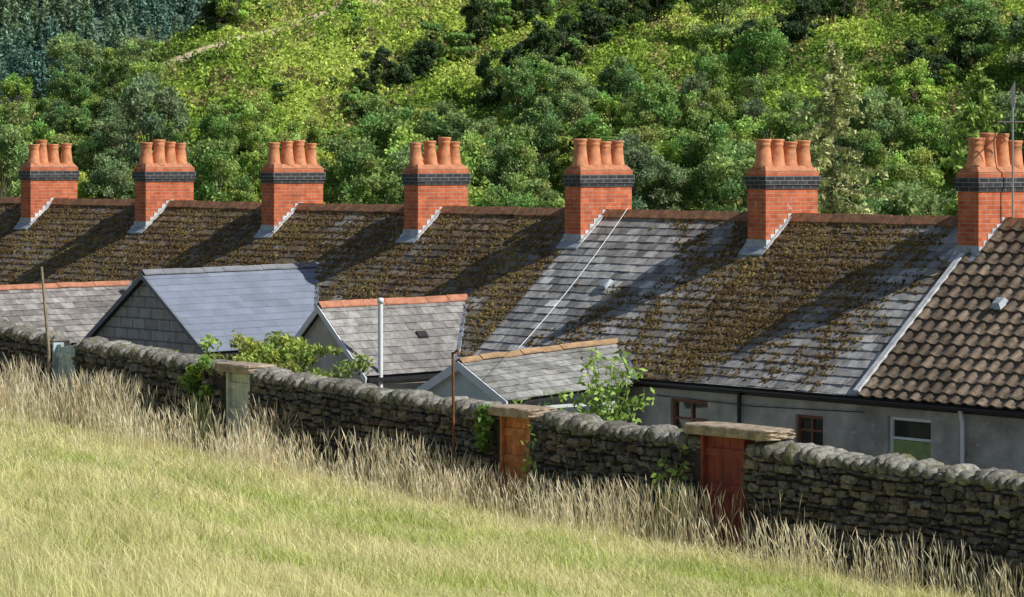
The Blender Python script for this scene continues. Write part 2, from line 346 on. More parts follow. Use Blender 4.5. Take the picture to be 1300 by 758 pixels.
# ---------------------------------------------------------------- terrace
WIN={0:[(.995,1.63,-4.95,-4.25,'b'),(3.73,4.66,-5.1,-4.17,'b')],-1:[(-1.38,-.446,-5.1,-4.15,'w')],-2:[(-7.5,-6.6,-5.1,-4.15,'w')]}
for k in range(-2,8):
    a0,a1=k*5,k*5+5
    H=empty('terraced_house',((a0+a1)/2,0,GZ))
    b=Bx();ops=WIN.get(k,[(a0+2,a0+2.9,-5.1,-4.2,'w')])
    hw=HE-.2
    wall_open(b,a0,a1,hw,GZ,ZR-.8675*hw-.03,[o[:4] for o in ops]);
    b.quad([(a0,-hw,GZ-2),(a1,-hw,GZ-2),(a1,-hw,ZR-.8675*hw-.03),(a0,-hw,ZR-.8675*hw-.03)])
    for aa in (a0+.002,a1-.002):
        b.quad([(aa,-hw,GZ-2),(aa,hw,GZ-2),(aa,hw,ZR-.8675*hw-.03),(aa,-hw,ZR-.8675*hw-.03)])
        b.quad([(aa,-hw,ZR-.8675*hw-.03),(aa,hw,ZR-.8675*hw-.03),(aa,.01,ZR-.05),(aa,-.01,ZR-.05)])
    b.quad([(a0,hw-.3,GZ),(a1,hw-.3,GZ),(a1,hw-.3,ZE),(a0,hw-.3,ZE)],1)  # black sheet painting the dark interior behind the windows
    b.done('walls',[MT['render'],MT['black']],H,uv=True)
    for o in ops: window('window',*o[:4],hw,MT['plast'] if o[4]=='w' else MT['brownframe'],H,blind=(k==-1),bars=(k!=-1))
    b=Bx()
    for sg in (1,-1):
        b.hexa([(a0,0,ZR-.10),(a1,0,ZR-.10),(a1,sg*HE,ZE-.10),(a0,sg*HE,ZE-.10),(a0,0,ZR-.02),(a1,0,ZR-.02),(a1,sg*HE,ZE-.02),(a0,sg*HE,ZE-.02)])
    b.done('roof_deck',MT['under'],H)
    slates('front_roof_slates',(a0,0,ZR),(1,0,0),(0,-cp,-sp),(0,-sp,cp),5,SL,.3,.2,maincol(a0),MT['slate'],H,seed=300+k)
    if k>=0:
        slates('roof_slates',(a0,0,ZR),(1,0,0),(0,cp,-sp),(0,sp,cp),5,SL+.03,.28,.2,maincol(a0),MT['slate'],H,seed=100+k,tilt=.014)
        moss_blobs('roof_moss',a0+.03,a1-.03,(0,0,ZR),(0,cp,-sp),(0,sp,cp),SL,10000,H,500+k)
        ridge_tiles('ridge_tiles',(a0,0,ZR),(a1,0,ZR),MT['ridge'],H)
    else:
        tw=.28;ex=.27;rows=int(SL/ex)+1;cols=int(round(5/tw));tw=5/cols
        prof=[(0,.0),(.08,.002),(.30,.0),(.42,.012),(.52,.036),(.64,.045),(.78,.040),(.90,.018),(1,.0)]
        V=[];F=[];C=[];r_=np.random.default_rng(k+50)
        for r in range(rows):
            s0=r*ex-.03;s1=min((r+1)*ex,SL+.04)
            for c in range(cols):
                base=len(V);sh=r_.uniform(.6,1.25);cc=np.array([.27,.205,.15])*sh*(1-.4*vn(c*.5,r*.5,4));j=r_.normal(0,.003)
                for (px,pz) in prof:
                    x=a0+(c+px)*tw
                    for s,t in ((s0,.0),(s1,.035+j),(s1,.005)):
                        V.append((x,s*cp+(t+pz)*sp,ZR-s*sp+(t+pz)*cp));C.append(cc)
                for i in range(len(prof)-1):
                    q=base+i*3;F.append([q,q+3,q+4,q+1]);F.append([q+1,q+4,q+5,q+2])
        mk('roof_tiles',V,F,MT['tile'],col=np.array(C),parent=H)
        ridge_tiles('ridge_tiles',(a0,0,ZR),(a1,0,ZR),MT['ridge'],H)
    b=Bx();b.box(a0,a1,hw+.003,hw+.03,ZE-.17,ZE-.03,0);b.done('fascia',MT['gutter'],H)
    b=Bx();n=6
    for s in range(n):
        t0=math.pi*s/n;t1=math.pi*(s+1)/n;cy=HE+.03;cz=ZE-.05;R=.06
        q=[(cy-R*math.cos(t),cz-R*math.sin(t)) for t in (t0,t1)];q2=[(cy-.052*math.cos(t),cz-.052*math.sin(t)) for t in (t0,t1)]
        b.hexa([(a0,q[0][0],q[0][1]),(a1,q[0][0],q[0][1]),(a1,q[1][0],q[1][1]),(a0,q[1][0],q[1][1]),(a0,q2[0][0],q2[0][1]),(a1,q2[0][0],q2[0][1]),(a1,q2[1][0],q2[1][1]),(a0,q2[1][0],q2[1][1])])
    b.done('gutter',MT['gutter'],H)
    if k!=-1: chimney(a0 if k>=0 else -10,H)
    if k==-1:
        b=Bx();b.bar((0.02,.7,ZR-.8675*.7+.07),(0.02,HE+.03,ZE+.07),.11,(0,sp,cp),w2=.05);b.done('white_verge_strip',MT['white'],H)
        b=Bx();b.tube([(-2.1,hw+.12,ZE-.1),(-2.1,hw+.06,ZE-.3),(-2.1,hw+.06,GZ)],.036,8)
        b.done('downpipe',MT['plast'],H,smooth=True)
        s=2.05;a=-1.55;y=s*cp;z=ZR-s*sp
        b=Bx();b.hexa([(a-.12,y-.1,z+.1),(a+.12,y-.1,z+.1),(a+.12,y+.12,z-.02),(a-.12,y+.12,z-.02),(a-.08,y-.02,z+.17),(a+.08,y-.02,z+.17),(a+.07,y+.11,z+.08),(a-.07,y+.11,z+.08)])
        b.done('roof_vent',MT['lead'],H)
    if k==0:
        b=Bx();b.tube([(2.9,hw+.06,ZE-.12),(2.9,hw+.06,GZ)],.036,8);b.tube([(.05,hw+.03,ZE-.28),(2.6,hw+.03,ZE-.34),(5,hw+.03,ZE-.3)],.008,5)
        b.done('downpipe_and_cable',MT['gutter'],H,smooth=True)
    if k==1:
        s=2.0;a=8.0;y=s*cp;z=ZR-s*sp
        b=Bx();b.hexa([(a-.12,y-.08,z+.1),(a+.12,y-.08,z+.1),(a+.12,y+.12,z-.04),(a-.12,y+.12,z-.04),(a-.08,y-.02,z+.14),(a+.08,y-.02,z+.14),(a+.07,y+.11,z+.02),(a-.07,y+.11,z+.02)])
        b.done('roof_vent',MT['lead'],H)
# ---------------------------------------------------------------- rear extensions
def ext(ac,hb,hf,zrb,zrf,hwid,drop,slm,colr,sw,sl,ridge,wallm,barge,seed,jit=1,bw=.13,win=False):
    E=empty('rear_extension',(ac,hf,GZ));pt=math.atan2(drop,hwid);c,s=math.cos(pt),math.sin(pt)
    L=math.hypot(hwid,drop)+.05;d=np.array([0,hb-hf,zrb-zrf]);LL=np.linalg.norm(d);ea=d/LL
    def cf(a,ss,r_):
        n=len(a);g=np.array(colr)*r_.uniform(1-.36*jit,1+.3*jit,(n,1));return g*(1-.55*jit*np.clip(fbm(a*1.2,ss*1.2,seed)*2-.6,0,1)[:,None])
    for sg in (-1,1):
        slates('roof_slates',(ac,hf,zrf),ea,(sg*c,0,-s),(sg*s,0,c),LL,L,sw,sl,cf,slm,E,seed=seed+sg,jit=jit,tilt=.014 if jit>.5 else .008,thick=.007)
    ridge_tiles('ridge_tiles',(ac,hf,zrf),(ac,hb,zrb),ridge,E,pitch=pt,across=(1,0,0),w=.10)
    ze=zrf-drop;b=Bx()
    hg=hf-.12
    for sg in (-1,1):
        A=(ac,hf-.03,zrf-.09);B_=(ac,hb,zrb-.09);C_=(ac+sg*hwid,hb,zrb-drop-.09);D=(ac+sg*hwid,hf-.03,zrf-drop-.09)
        b.hexa([A,B_,C_,D]+[(p[0],p[1],p[2]+.07) for p in (A,B_,C_,D)],1)
    ww=hwid-.12
    for x in (ac-ww,ac+ww): b.quad([(x,hb+1,GZ),(x,hg,GZ),(x,hg,ze+.02),(x,hb+1,ze+.02)])
    b.quad([(ac-ww,hg,GZ),(ac+ww,hg,GZ),(ac+ww,hg,ze+.02),(ac-ww,hg,ze+.02)])
    zt=zrf-.06;b.quad([(ac-ww,hg,ze+.02),(ac+ww,hg,ze+.02),(ac+.01,hg,zt),(ac-.01,hg,zt)])
    b.done('walls',[wallm,MT['under']],E,uv=True)
    b=Bx()
    for sg in (-1,1):
        p0=(ac,zrf-.0);p1=(ac+sg*(hwid+.06),zrf-drop*(hwid+.06)/hwid)
        b.hexa([(p0[0],hf-.005,p0[1]-bw),(p0[0],hf+.025,p0[1]-bw),(p1[0],hf+.025,p1[1]-bw),(p1[0],hf-.005,p1[1]-bw),(p0[0],hf-.005,p0[1]),(p0[0],hf+.025,p0[1]),(p1[0],hf+.025,p1[1]),(p1[0],hf-.005,p1[1])])
    b.done('barge_boards',barge,E)
    b=Bx()
    for sg in (-1,1): b.box(*sorted((ac+sg*(hwid+.02),ac+sg*(hwid+.11))),hb+1.2,hf-.02,ze-.13,ze-.06)
    b.done('gutters',MT['gutter'],E)
    b=Bx()
    for sg in (-1,1):
        hz=(ZR-(zrb-drop))/.8675
        b.bar((ac,hb-.02,zrb+.035),(ac+sg*hwid,hz,zrb-drop+.035),.10,(0,sp,cp),w2=.025)
    b.done('valley_flashing',MT['lead'] if jit<1 else MT['white'],E)
    return E
EA=ext(17.2,1.33,5.6,-2.27,-2.33,2.2,1.42,MT['newslate'],(.215,.25,.32),.3,.22,MT['ridgeg'],MT['block'],MT['ridgeg'],11,.25,bw=.1)
EB=ext(11.65,1.85,5.35,-2.72,-2.76,1.42,1.2,MT['slate'],(.31,.30,.29),.3,.2,MT['ridgeo'],MT['renderb'],MT['paint'],12,.8)
EC=ext(6.57,2.5,6.1,-3.30,-3.50,1.25,.58,MT['slate'],(.30,.30,.285),.3,.2,MT['ridges'],MT['renderl'],MT['paint'],13,.8,bw=.15)
ED=ext(23.3,2.0,6.6,-2.81,-2.84,1.6,1.1,MT['slate'],(.30,.28,.265),.3,.2,MT['ridgeo'],MT['renderb'],MT['wood'],14,.9)
b=Bx();b.tube([(10.22,5.0,-4.6),(10.22,5.0,-2.66)],.045,10);b.lathe([(.045,0),(.06,.0),(.06,.09),(.001,.1)],(10.22,5.0,-2.68),10)
b.done('soil_vent_pipe',MT['plast'],EB,smooth=True)
s=.95;b=Bx();x=11.65-s*.763;z=-2.74-s*.646
b.hexa([(x-.07,3.4,z-.05),(x+.06,3.4,z+.06),(x+.06,3.62,z+.06),(x-.07,3.62,z-.05),(x-.07,3.4,z+.0),(x+.02,3.4,z+.09),(x+.02,3.62,z+.09),(x-.07,3.62,z+.0)])
b.done('roof_vent',MT['gutter'],EB)
# ---------------------------------------------------------------- TV aerial + cable
T=empty('tv_antenna',(-.45,0,-1.1));b=Bx()
b.tube([(-.45,0,-1.5),(-.45,0,1.08)],.018,8)
for zz,L in ((.98,.7),(.55,.55)):
    p=np.array([-.45,0,zz]);d=np.array([.5,-.5,0]);b.tube([p-d*L,p+d*L],.012,6)
    for i in range(9):
        q=p+d*L*(-1+i*.25);e=np.array([0,0,.22-.012*i]) if zz>.9 else np.array([.16,.16,0]);b.tube([q-e,q+e],.008,5)
b.done('antenna_mast',MT['alu'],T)
b=Bx()
def wire(p,q,sag,r=.006):
    p=np.array(p,float);q=np.array(q,float)
    b.tube([p+(q-p)*t+np.array([0,0,-sag*4*t*(1-t)]) for t in np.linspace(0,1,14)],r,4)
wire((9.0,.1,-1.0),(4.97,6.1,-3.2),.10,.006)
b.done('overhead_cable',MT['plast'])
# ---------------------------------------------------------------- garden wall
def ztop(a): a=np.asarray(a,float);return -3.249+.0349*a-.13*np.clip(1-((a-.3)/11.5)**2,0,1)
def mz(X,Y): return np.clip(-1.7-.1448*X-.0745*Y,-9,8)
DO=[(-6.80,-6.0,'gred',-3.40),(-2.62,-1.98,'gor',-3.42),(3.98,4.62,'ggrey',-3.17),(8.98,9.70,'gblue',-2.95)]
WL=empty('stone_garden_wall',(0,12.1,-5));HF=12.22
def cubet(n):
    idx={};V=[];F=[]
    def g(p):
        if p not in idx: idx[p]=len(V);V.append([c/n*2-1 for c in p])
        return idx[p]
    for ax in range(3):
        for side in (0,n):
            for i in range(n):
                for j in range(n):
                    q=[]
                    for (x,y) in ((i,j),(i+1,j),(i+1,j+1),(i,j+1)):
                        p=[0,0,0];p[ax]=side;p[(ax+1)%3]=x;p[(ax+2)%3]=y;q.append(g(tuple(p)))
                    F.append(q if side else q[::-1])
    return np.array(V),np.array(F)
def stones(name,C,S,col,mat,parent,k=5,jit=.08,n=3,seed=0,smooth=False,th_=.06):
    r_=np.random.default_rng(seed);T,F=cubet(n);T=T/((np.abs(T)**k).sum(1)**(1/k))[:,None]
    m=len(C);V=T[None]*(1+r_.normal(0,jit,(m,len(T),1)))+r_.normal(0,jit*.5,(m,len(T),3))
    th=r_.normal(0,th_,m);x=V[:,:,0]*S[:,None,0];z=V[:,:,2]*S[:,None,2]
    V=np.stack([x*np.cos(th)[:,None]-z*np.sin(th)[:,None],V[:,:,1]*S[:,None,1],x*np.sin(th)[:,None]+z*np.cos(th)[:,None]],-1)+C[:,None]
    FF=(np.arange(m)[:,None,None]*len(T)+F[None]).reshape(-1,4)
    return mk(name,V,FF,mat,col=np.repeat(col,len(T),0),parent=parent,smooth=smooth)
pal=np.array([(.135,.127,.112),(.10,.093,.086),(.19,.165,.13),(.075,.07,.065),(.15,.145,.13),(.14,.11,.085)])
C=[];S=[];d=.17
r_=np.random.default_rng(3)
while d<2.7:
    hgt=r_.uniform(.055,.125);a=-22.+r_.uniform(0,.2)
    while a<32:
        L=r_.uniform(.07,.29);c=a+L/2;hh=hgt*r_.uniform(.8,1.15)
        if not any(o[0]-.02<c+L*.4 and c-L*.4<o[1]+.02 for o in DO):
            z=ztop(c)-d-hgt/2+.03*(vn(c*1.3,d*2,5)-.5);C.append((c,HF-.03+r_.normal(0,.014),z+r_.normal(0,.012)));S.append((L/2-.004,.09,hh/2-.003))
        a+=L
    d+=hgt
C=np.array(C);S=np.array(S);col=pal[r_.integers(0,6,len(C))]*r_.uniform(.6,1.25,(len(C),1))
stones('rubble_stones',C,S,col,MT['stone'],WL,seed=1,jit=.10)
kk=(C[:,2]>-5.6);C2=C[kk].copy();C2[:,1]=11.84
stones('rubble_stones_back',C2,S[kk],col[kk],MT['stone'],WL,seed=2,n=2)
C=[];S=[];a=-22.
while a<32:
    L=r_.uniform(.09,.23);c=a+L/2
    if not any(o[0]-.05<c+L/2 and c-L/2<o[1]+.05 for o in DO):
        hh=r_.uniform(.085,.15);C.append((c,12.03+r_.normal(0,.02),ztop(c)-.145+hh*.3));S.append((L/2+.006,.26+r_.normal(0,.02),hh))
    a+=L
C=np.array(C);S=np.array(S);col=np.array([.26,.25,.22])*r_.uniform(.5,1.25,(len(C),1))
stones('coping_stones',C,S,col,MT['cope'],WL,k=2.6,jit=.05,n=5,seed=4,smooth=True,th_=.14)
b=Bx();ed=[-22]+[x for o in DO for x in o[:2]]+[32]
for i in range(0,len(ed),2):
    xs=np.linspace(ed[i],ed[i+1],max(2,int((ed[i+1]-ed[i])/1)+1))
    for p,q in zip(xs[:-1],xs[1:]):
        b.hexa([(p,11.86,-6.8),(q,11.86,-6.8),(q,HF-.02,-6.8),(p,HF-.02,-6.8),(p,11.86,ztop(p)-.12),(q,11.86,ztop(q)-.12),(q,HF-.02,ztop(q)-.12),(p,HF-.02,ztop(p)-.12)])
        b.hexa([(p,11.84,ztop(p)-.17),(q,11.84,ztop(q)-.17),(q,HF,ztop(q)-.17),(p,HF,ztop(p)-.17),(p,11.93,ztop(p)-.045),(q,11.93,ztop(q)-.045),(q,HF-.08,ztop(q)-.045),(p,HF-.08,ztop(p)-.045)],1)
b.done('wall_core',[MT['core'],MT['copem']],WL)
for i,(p,q,mm,zt) in enumerate(DO):
    G=empty('wooden_gate',((p+q)/2,12.1,-5));b=Bx();n=5;w=(q-p-.1)/n
    pw=W([((p+q)/2,12.2,0)])[0];zb=mz(pw[0],pw[1])-.05
    for j in range(n):
        x=p+.05+j*w;b.box(x+.004,x+w-.004,12.10+rng.uniform(0,.006),12.13,zb+rng.uniform(0,.05),zt-.16-(rng.uniform(0,.06) if i==3 else 0))
    for zz in (zt-.4,zb+.4,(zt+zb)/2): b.box(p+.05,q-.05,12.132,12.155,zz,zz+.1)
    b.box(p+.002,p+.05,12.0,12.2,zb,zt-.15);b.box(q-.05,q-.002,12.0,12.2,zb,zt-.15)
    b.done('planks',MT[mm],G)
    if i<3:
        e=[(.55,.25),(.14,.16),(.16,.18)][i];xs=[p-e[0],q+e[1]]
        T,F=cubet(8);T2=T/((np.abs(T)**10).sum(1)**(1/10))[:,None];T2=T2*(1+rng.normal(0,.02,(len(T),1)))
        V=T2*np.array([(xs[1]-xs[0])/2,.27,.07])+np.array([(xs[0]+xs[1])/2,12.06,zt-.07]);mk('stone_lintel',V,F,MT['lint'],parent=G)
b=Bx();b.tube([(9.62,12.3,-4.9),(9.72,12.25,-3.2),(9.95,12.25,-1.85)],[.035,.03,.022],7);b.done('leaning_wooden_post',MT['wood'])
b=Bx();b.tube([(-1.25,12.42,-5.3),(-1.22,12.4,-3.9),(-1.2,12.4,-2.72)],.020,7);b.tube([(-1.2,12.4,-2.75),(-1.38,12.45,-2.68),(-1.46,12.5,-2.76)],.016,6)
b.done('rusty_iron_pole',MT['rust'])
# ---------------------------------------------------------------- grounds
def grid(name,A,B_,fn,mat,col=None,local=True,smooth=True):
    X,Y=np.meshgrid(A,B_,indexing='ij');V=np.stack([X.ravel(),Y.ravel(),np.zeros(X.size)],1)
    if local: V=W(V)
    V[:,2]=fn(V[:,0],V[:,1]);n,m=len(A),len(B_);i=np.arange(n-1)[:,None]*m+np.arange(m-1)[None];i=i.ravel()
    F=np.stack([i,i+m,i+m+1,i+1],1);return mk(name,V,F,mat,col=None if col is None else col(V),local=False,smooth=smooth)
def ground(X,Y): return mz(X,Y)+.16*(fbm(X*.6,Y*.6,5)-.5)
grid('meadow_ground',np.linspace(-50,80,300),np.linspace(12.24,90,190),ground,MT['meadow'])
grid('back_yard_ground',np.linspace(-50,80,40),np.linspace(-6,12.0,10),lambda X,Y:X*0+GZ-.02,MT['yard'])
def hz(X,Y):
    r=-14+.45*np.logaddexp(0,(Y-240)/4)*4
    r=r+3.2*(fbm(X*.09,Y*.09,8)-.5)+.9*(fbm(X*.5,Y*.5,18)-.5)
    zc=np.maximum(6.0+(X+39)*.62,-4)+2*(fbm(X*.1,Y*.1,2)-.5)
    zc=np.where(X>20,400,zc);k=1.2
    return -k*np.logaddexp(-r/k,-zc/k)
def pathd(X,Y): return np.where((X>-36)&(X<-9),np.abs((Y-291)-.68*(X+31)-.9*np.sin(X*.35)),9)
def hpal(X,Y,r_,leaf):
    q=fbm(X*.16+Y*.05,Y*.2,31,4)+r_.normal(0,.06,len(X));p=np.array([(.12,.20,.035),(.25,.40,.06),(.42,.56,.09),(.54,.64,.14),(.46,.40,.17),(.24,.18,.10)])
    t=np.clip((q-.32)/.36,0,1)*3;i=np.clip(t.astype(int),0,2);f=(t-i)[:,None];c=p[i]*(1-f)+p[i+1]*f
    q2=fbm(X*.3,Y*.35,77,3);c=np.where(((q2>.66)&(r_.random(len(X))<.5))[:,None],p[5]*1.1,c);c=np.where(((q2<.34)&(r_.random(len(X))<.5))[:,None],p[4],c)
    return c
def hcol(V):
    r_=np.random.default_rng(1);c=hpal(V[:,0],V[:,1],r_,0)*.6;d=pathd(V[:,0],V[:,1])
    return np.where((d<.8)[:,None],np.array([.6,.5,.33]),c)
xa=np.concatenate([np.linspace(-420,-90,25)[:-1],np.arange(-90,90,.7),np.linspace(90,420,25)])
ya=np.concatenate([np.linspace(110,225,12)[:-1],np.arange(225,335,.7),np.linspace(336,600,25)])
grid('hillside',xa,ya,hz,MT['hill'],hcol,local=False)
grid('valley_ground',np.linspace(-300,400,30),np.linspace(-150,-5.9,30),lambda X,Y:np.clip(GZ-2-(Y-70)*.07,-15,GZ-.02),MT['floor'])
def fz(X,Y): return -12+.5*np.maximum(Y-620,0)+12*(fbm(X*.012,Y*.012,4)-.5)
grid('distant_hill',np.linspace(-900,900,120),np.linspace(595,1300,90),fz,surf('forest_floor',(.10,.16,.11),.95,.1),local=False)
# ---------------------------------------------------------------- foliage
def leaves(C,L,w,r_,updir=.0):
    n=len(C);t=r_.normal(0,1,(n,3));t/=np.linalg.norm(t,axis=1,keepdims=True)
    q=r_.normal(0,1,(n,3));q[:,2]*=.6;b_=np.cross(t,q);b_/=np.linalg.norm(b_,axis=1,keepdims=True)+1e-9
    L=np.broadcast_to(L,(n,))[:,None];w_=L*w
    V=np.stack([C-t*L,C+b_*w_,C+t*L,C-b_*w_],1).reshape(-1,3);F=np.arange(n*4).reshape(-1,4);return V,F
def fol(name,clC,clR,per,L,w,base,r_,var=.3,squash=.8,stems=None,mat=None,link=True,local=True,parent=None,minz=None):
    P=[];K=[]
    for c,R in zip(clC,clR):
        m=int(per*(R/np.mean(clR))**2);d=r_.normal(0,1,(m,3));d/=np.linalg.norm(d,axis=1,keepdims=True)
        rr=R*(r_.random(m)**.5)*r_.uniform(.75,1.3,m);p=d*rr[:,None]*np.array([1,1,squash]);P.append(np.array(c)+p)
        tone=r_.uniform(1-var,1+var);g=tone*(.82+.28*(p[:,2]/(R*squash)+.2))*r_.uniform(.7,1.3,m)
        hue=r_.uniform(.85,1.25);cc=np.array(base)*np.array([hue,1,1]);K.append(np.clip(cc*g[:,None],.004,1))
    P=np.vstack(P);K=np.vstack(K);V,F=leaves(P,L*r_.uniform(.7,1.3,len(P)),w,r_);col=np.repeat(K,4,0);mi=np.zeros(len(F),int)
    if stems:
        b=Bx()
        for pts,rad in stems: b.tube(pts,rad,6)
        F=np.vstack([F,np.array(b.f)+len(V)]);V=np.vstack([V,np.array(b.v)]);col=np.vstack([col,np.tile([.1,.08,.05],(len(b.v),1))]);mi=np.concatenate([mi,np.ones(len(b.f),int)])
    return mk(name,V,F,[mat or MT['leaf'],MT['bark']],mi=mi,col=col,local=local,link=link,parent=parent)
def broadleaf(seed,H,R,base,n=18,per=180,lo=.22,gain=3.2):
    r_=np.random.default_rng(seed);C=[];Rr=[]
    for i in range(n):
        t=r_.uniform(0,2*math.pi);z=r_.uniform(lo,.95);e=math.sqrt(max(.05,1-((z-.5)/.52)**2))*R
        rad=e*r_.uniform(.3,.9);C.append((rad*math.cos(t),rad*math.sin(t),z*H));Rr.append(R*r_.uniform(.18,.38))
    st=[([(0,0,-1),(.1,0,H*.35),(0,.1,H*.7)],[.16,.11,.04])]
    for i in range(0,n,2): st.append(([(0,0,H*.3),(C[i][0]*.5,C[i][1]*.5,(H*.3+C[i][2])/2),C[i]],[.06,.04,.015]))
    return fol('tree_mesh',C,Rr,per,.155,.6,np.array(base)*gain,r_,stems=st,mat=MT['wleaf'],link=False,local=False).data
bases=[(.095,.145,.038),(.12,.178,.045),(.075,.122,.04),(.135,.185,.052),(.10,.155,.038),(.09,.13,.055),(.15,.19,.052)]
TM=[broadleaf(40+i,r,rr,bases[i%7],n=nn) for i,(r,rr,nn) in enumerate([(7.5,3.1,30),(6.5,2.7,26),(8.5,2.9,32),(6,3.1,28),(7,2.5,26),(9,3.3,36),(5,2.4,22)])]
SM=[broadleaf(80+i,r,rr,bases[(i*2+1)%7],n=16,per=150,lo=.1) for i,(r,rr) in enumerate([(2.2,1.5),(2.8,1.4),(1.8,1.8),(3.8,1.6)])]
DM=[broadleaf(120+i,r,rr,(.05,.085,.03),n=20,per=170,lo=.1,gain=1.9) for i,(r,rr) in enumerate([(5.2,1.9),(4.2,2.0),(6.2,1.9)])]  # dark crowns for the rows that stand in for hillside shadow bands
WD=empty('woodland_trees',None);r_=np.random.default_rng(12);cnt=0
def addtree(X,Y,me,s,par,name='broadleaf_tree'):
    o=bpy.data.objects.new(name,me);scene.collection.objects.link(o)
    o.location=(X,Y,float(hz(np.array([X]),np.array([Y]))[0])-.3);o.rotation_euler=(0,0,r_.uniform(0,6.28));o.scale=(s*r_.uniform(.9,1.15),s*r_.uniform(.9,1.15),s*r_.uniform(.85,1.15));o.parent=par
for Y in np.arange(252,287,4.0):
    X=-58-r_.uniform(0,3)
    while X<60:
        top=275+6*math.sin(X*.11)+4*math.sin(X*.31+1)+(3 if X>25 else 0)+(4 if X<-32 else 0)
        if Y<top or r_.random()<.10:
            addtree(X,Y+r_.uniform(-1.8,1.8),TM[r_.integers(0,7)],r_.uniform(.55,1.05)*(1 if Y<266 else .8),WD)
        X+=r_.uniform(3.0,4.8)
for i in range(150):
    Y=r_.uniform(276,322);X=r_.uniform(-60,68)
    if pathd(np.array([X]),np.array([Y]))[0]<2 and r_.random()<.9: continue
    if vn(X*.12,Y*.12,6)>.5: addtree(X,Y,SM[r_.integers(0,4)],r_.uniform(.3,.9),WD,'hill_shrub')
for (p,q,den) in [((-13,284),(7,304.5),22),((-1,281),(19,307),24),((20,288),(36,308),14),((-30,297),(-24,303),4),((36,283),(50,296),9)]:  # dark tree rows added along the diagonals to make the shadow bands
    for i in range(den):
        t=(i+r_.random())/den;addtree(p[0]+(q[0]-p[0])*t+r_.normal(0,.8),p[1]+(q[1]-p[1])*t+r_.normal(0,.7),DM[r_.integers(0,3)] if r_.random()<.65 else SM[3],r_.uniform(.5,1.0),WD,'shadow_band_tree')
for (X,Y,s,t) in [(19.5,292,.85,5),(-26,297,.7,1),(-34,284,.8,3),(42,288,.95,2),(48,284,1,5),(36,281,.9,1)]: addtree(X,Y,TM[t],s,WD)
# conifers
def conifer(name,H,R,n,base,r_,droop=.35,L=.22,sparse=1.0,segs=9,link=True,loc=(0,0,0),mat=None,trunk=True,pw=.75):
    P=[];K=[];st=[([(0,0,0),(0,0,H*.5),(0,0,H)],[H*.008,H*.004,.02])]
    for i in range(n):
        z=(i+r_.random())/n;z=.08+.92*z;t=r_.uniform(0,6.28);l=R*(1-z)**pw*r_.uniform(.5,1.15)+.25
        d=np.array([math.cos(t),math.sin(t),0]);base0=np.array([0,0,z*H])
        e=base0+d*l+np.array([0,0,-droop*l]);st.append(([base0,base0+d*l*.5+np.array([0,0,-.1*l*droop]),e],[.035,.025,.01]))
        m=max(5,int(segs*l/R*sparse*2))
        for j in range(m):
            u=r_.uniform(.02,1);p=base0+(e-base0)*u+r_.normal(0,.03*l*(1-u*.5)+.05,3);p[2]-=abs(r_.normal(0,.16))
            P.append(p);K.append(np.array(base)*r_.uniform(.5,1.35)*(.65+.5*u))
    P=np.array(P);V,F=leaves(P,L*r_.uniform(.7,1.3,len(P)),.38,r_);col=np.repeat(np.array(K),4,0);mi=np.zeros(len(F),int)
    if trunk:
        b=Bx()
        for pts,rad in st: b.tube(pts,rad,5)
        F=np.vstack([F,np.array(b.f)+len(V)]);V=np.vstack([V,np.array(b.v)]);col=np.vstack([col,np.tile([.1,.08,.05],(len(b.v),1))]);mi=np.concatenate([mi,np.ones(len(b.f),int)])
    if not link: return V,F,col
    return mk(name,V+np.array(loc),F,[mat or MT['conif'],MT['bark']],mi=mi,col=col,local=False)
r_=np.random.default_rng(5)
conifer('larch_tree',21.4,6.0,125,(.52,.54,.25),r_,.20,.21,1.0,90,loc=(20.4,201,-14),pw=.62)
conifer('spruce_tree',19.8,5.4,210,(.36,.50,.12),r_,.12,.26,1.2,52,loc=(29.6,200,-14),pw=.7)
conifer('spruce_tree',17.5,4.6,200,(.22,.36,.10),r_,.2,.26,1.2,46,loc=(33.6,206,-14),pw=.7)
for i,(X,Y,s,t) in enumerate([(24.5,206,1.35,5),(16,208,1.2,2),(27,203,1.25,0),(34,199,1.3,1),(12,212,1.1,3),(31,210,1.2,6),(21,212,1.3,3)]): addtree(X,Y,TM[t],s,WD)
VS=[];FS=[];CS=[];off=0
vars_=[conifer('x',r_.uniform(8,11),r_.uniform(2.1,2.8),38,(.19,.31,.24),r_,.25,.6,1.0,6,link=False,trunk=False) for _ in range(5)]  # bluish base colour paints distance haze onto the far conifers
for i in range(1700):
    X=r_.uniform(-175,-15);Y=r_.uniform(640,745);v,f,c=vars_[r_.integers(0,5)]
    if vn(X*.04,Y*.04,3)<.1: continue
    t=r_.uniform(0,6.28);s=r_.uniform(.5,.95);R=np.array([[math.cos(t),-math.sin(t),0],[math.sin(t),math.cos(t),0],[0,0,1]])
    q=vn(X*.05,Y*.05,9)
    VS.append(v@R.T*s+np.array([X,Y,fz(np.array([X]),np.array([Y]))[0]-.5]));FS.append(f+off);off+=len(v);CS.append(c*r_.uniform(.7,1.4)*np.array([.8+.7*q,1+.25*q,1.2-.4*q]))
mk('distant_conifer_forest',np.vstack(VS),np.vstack(FS),MT['conif'],col=np.vstack(CS),local=False)
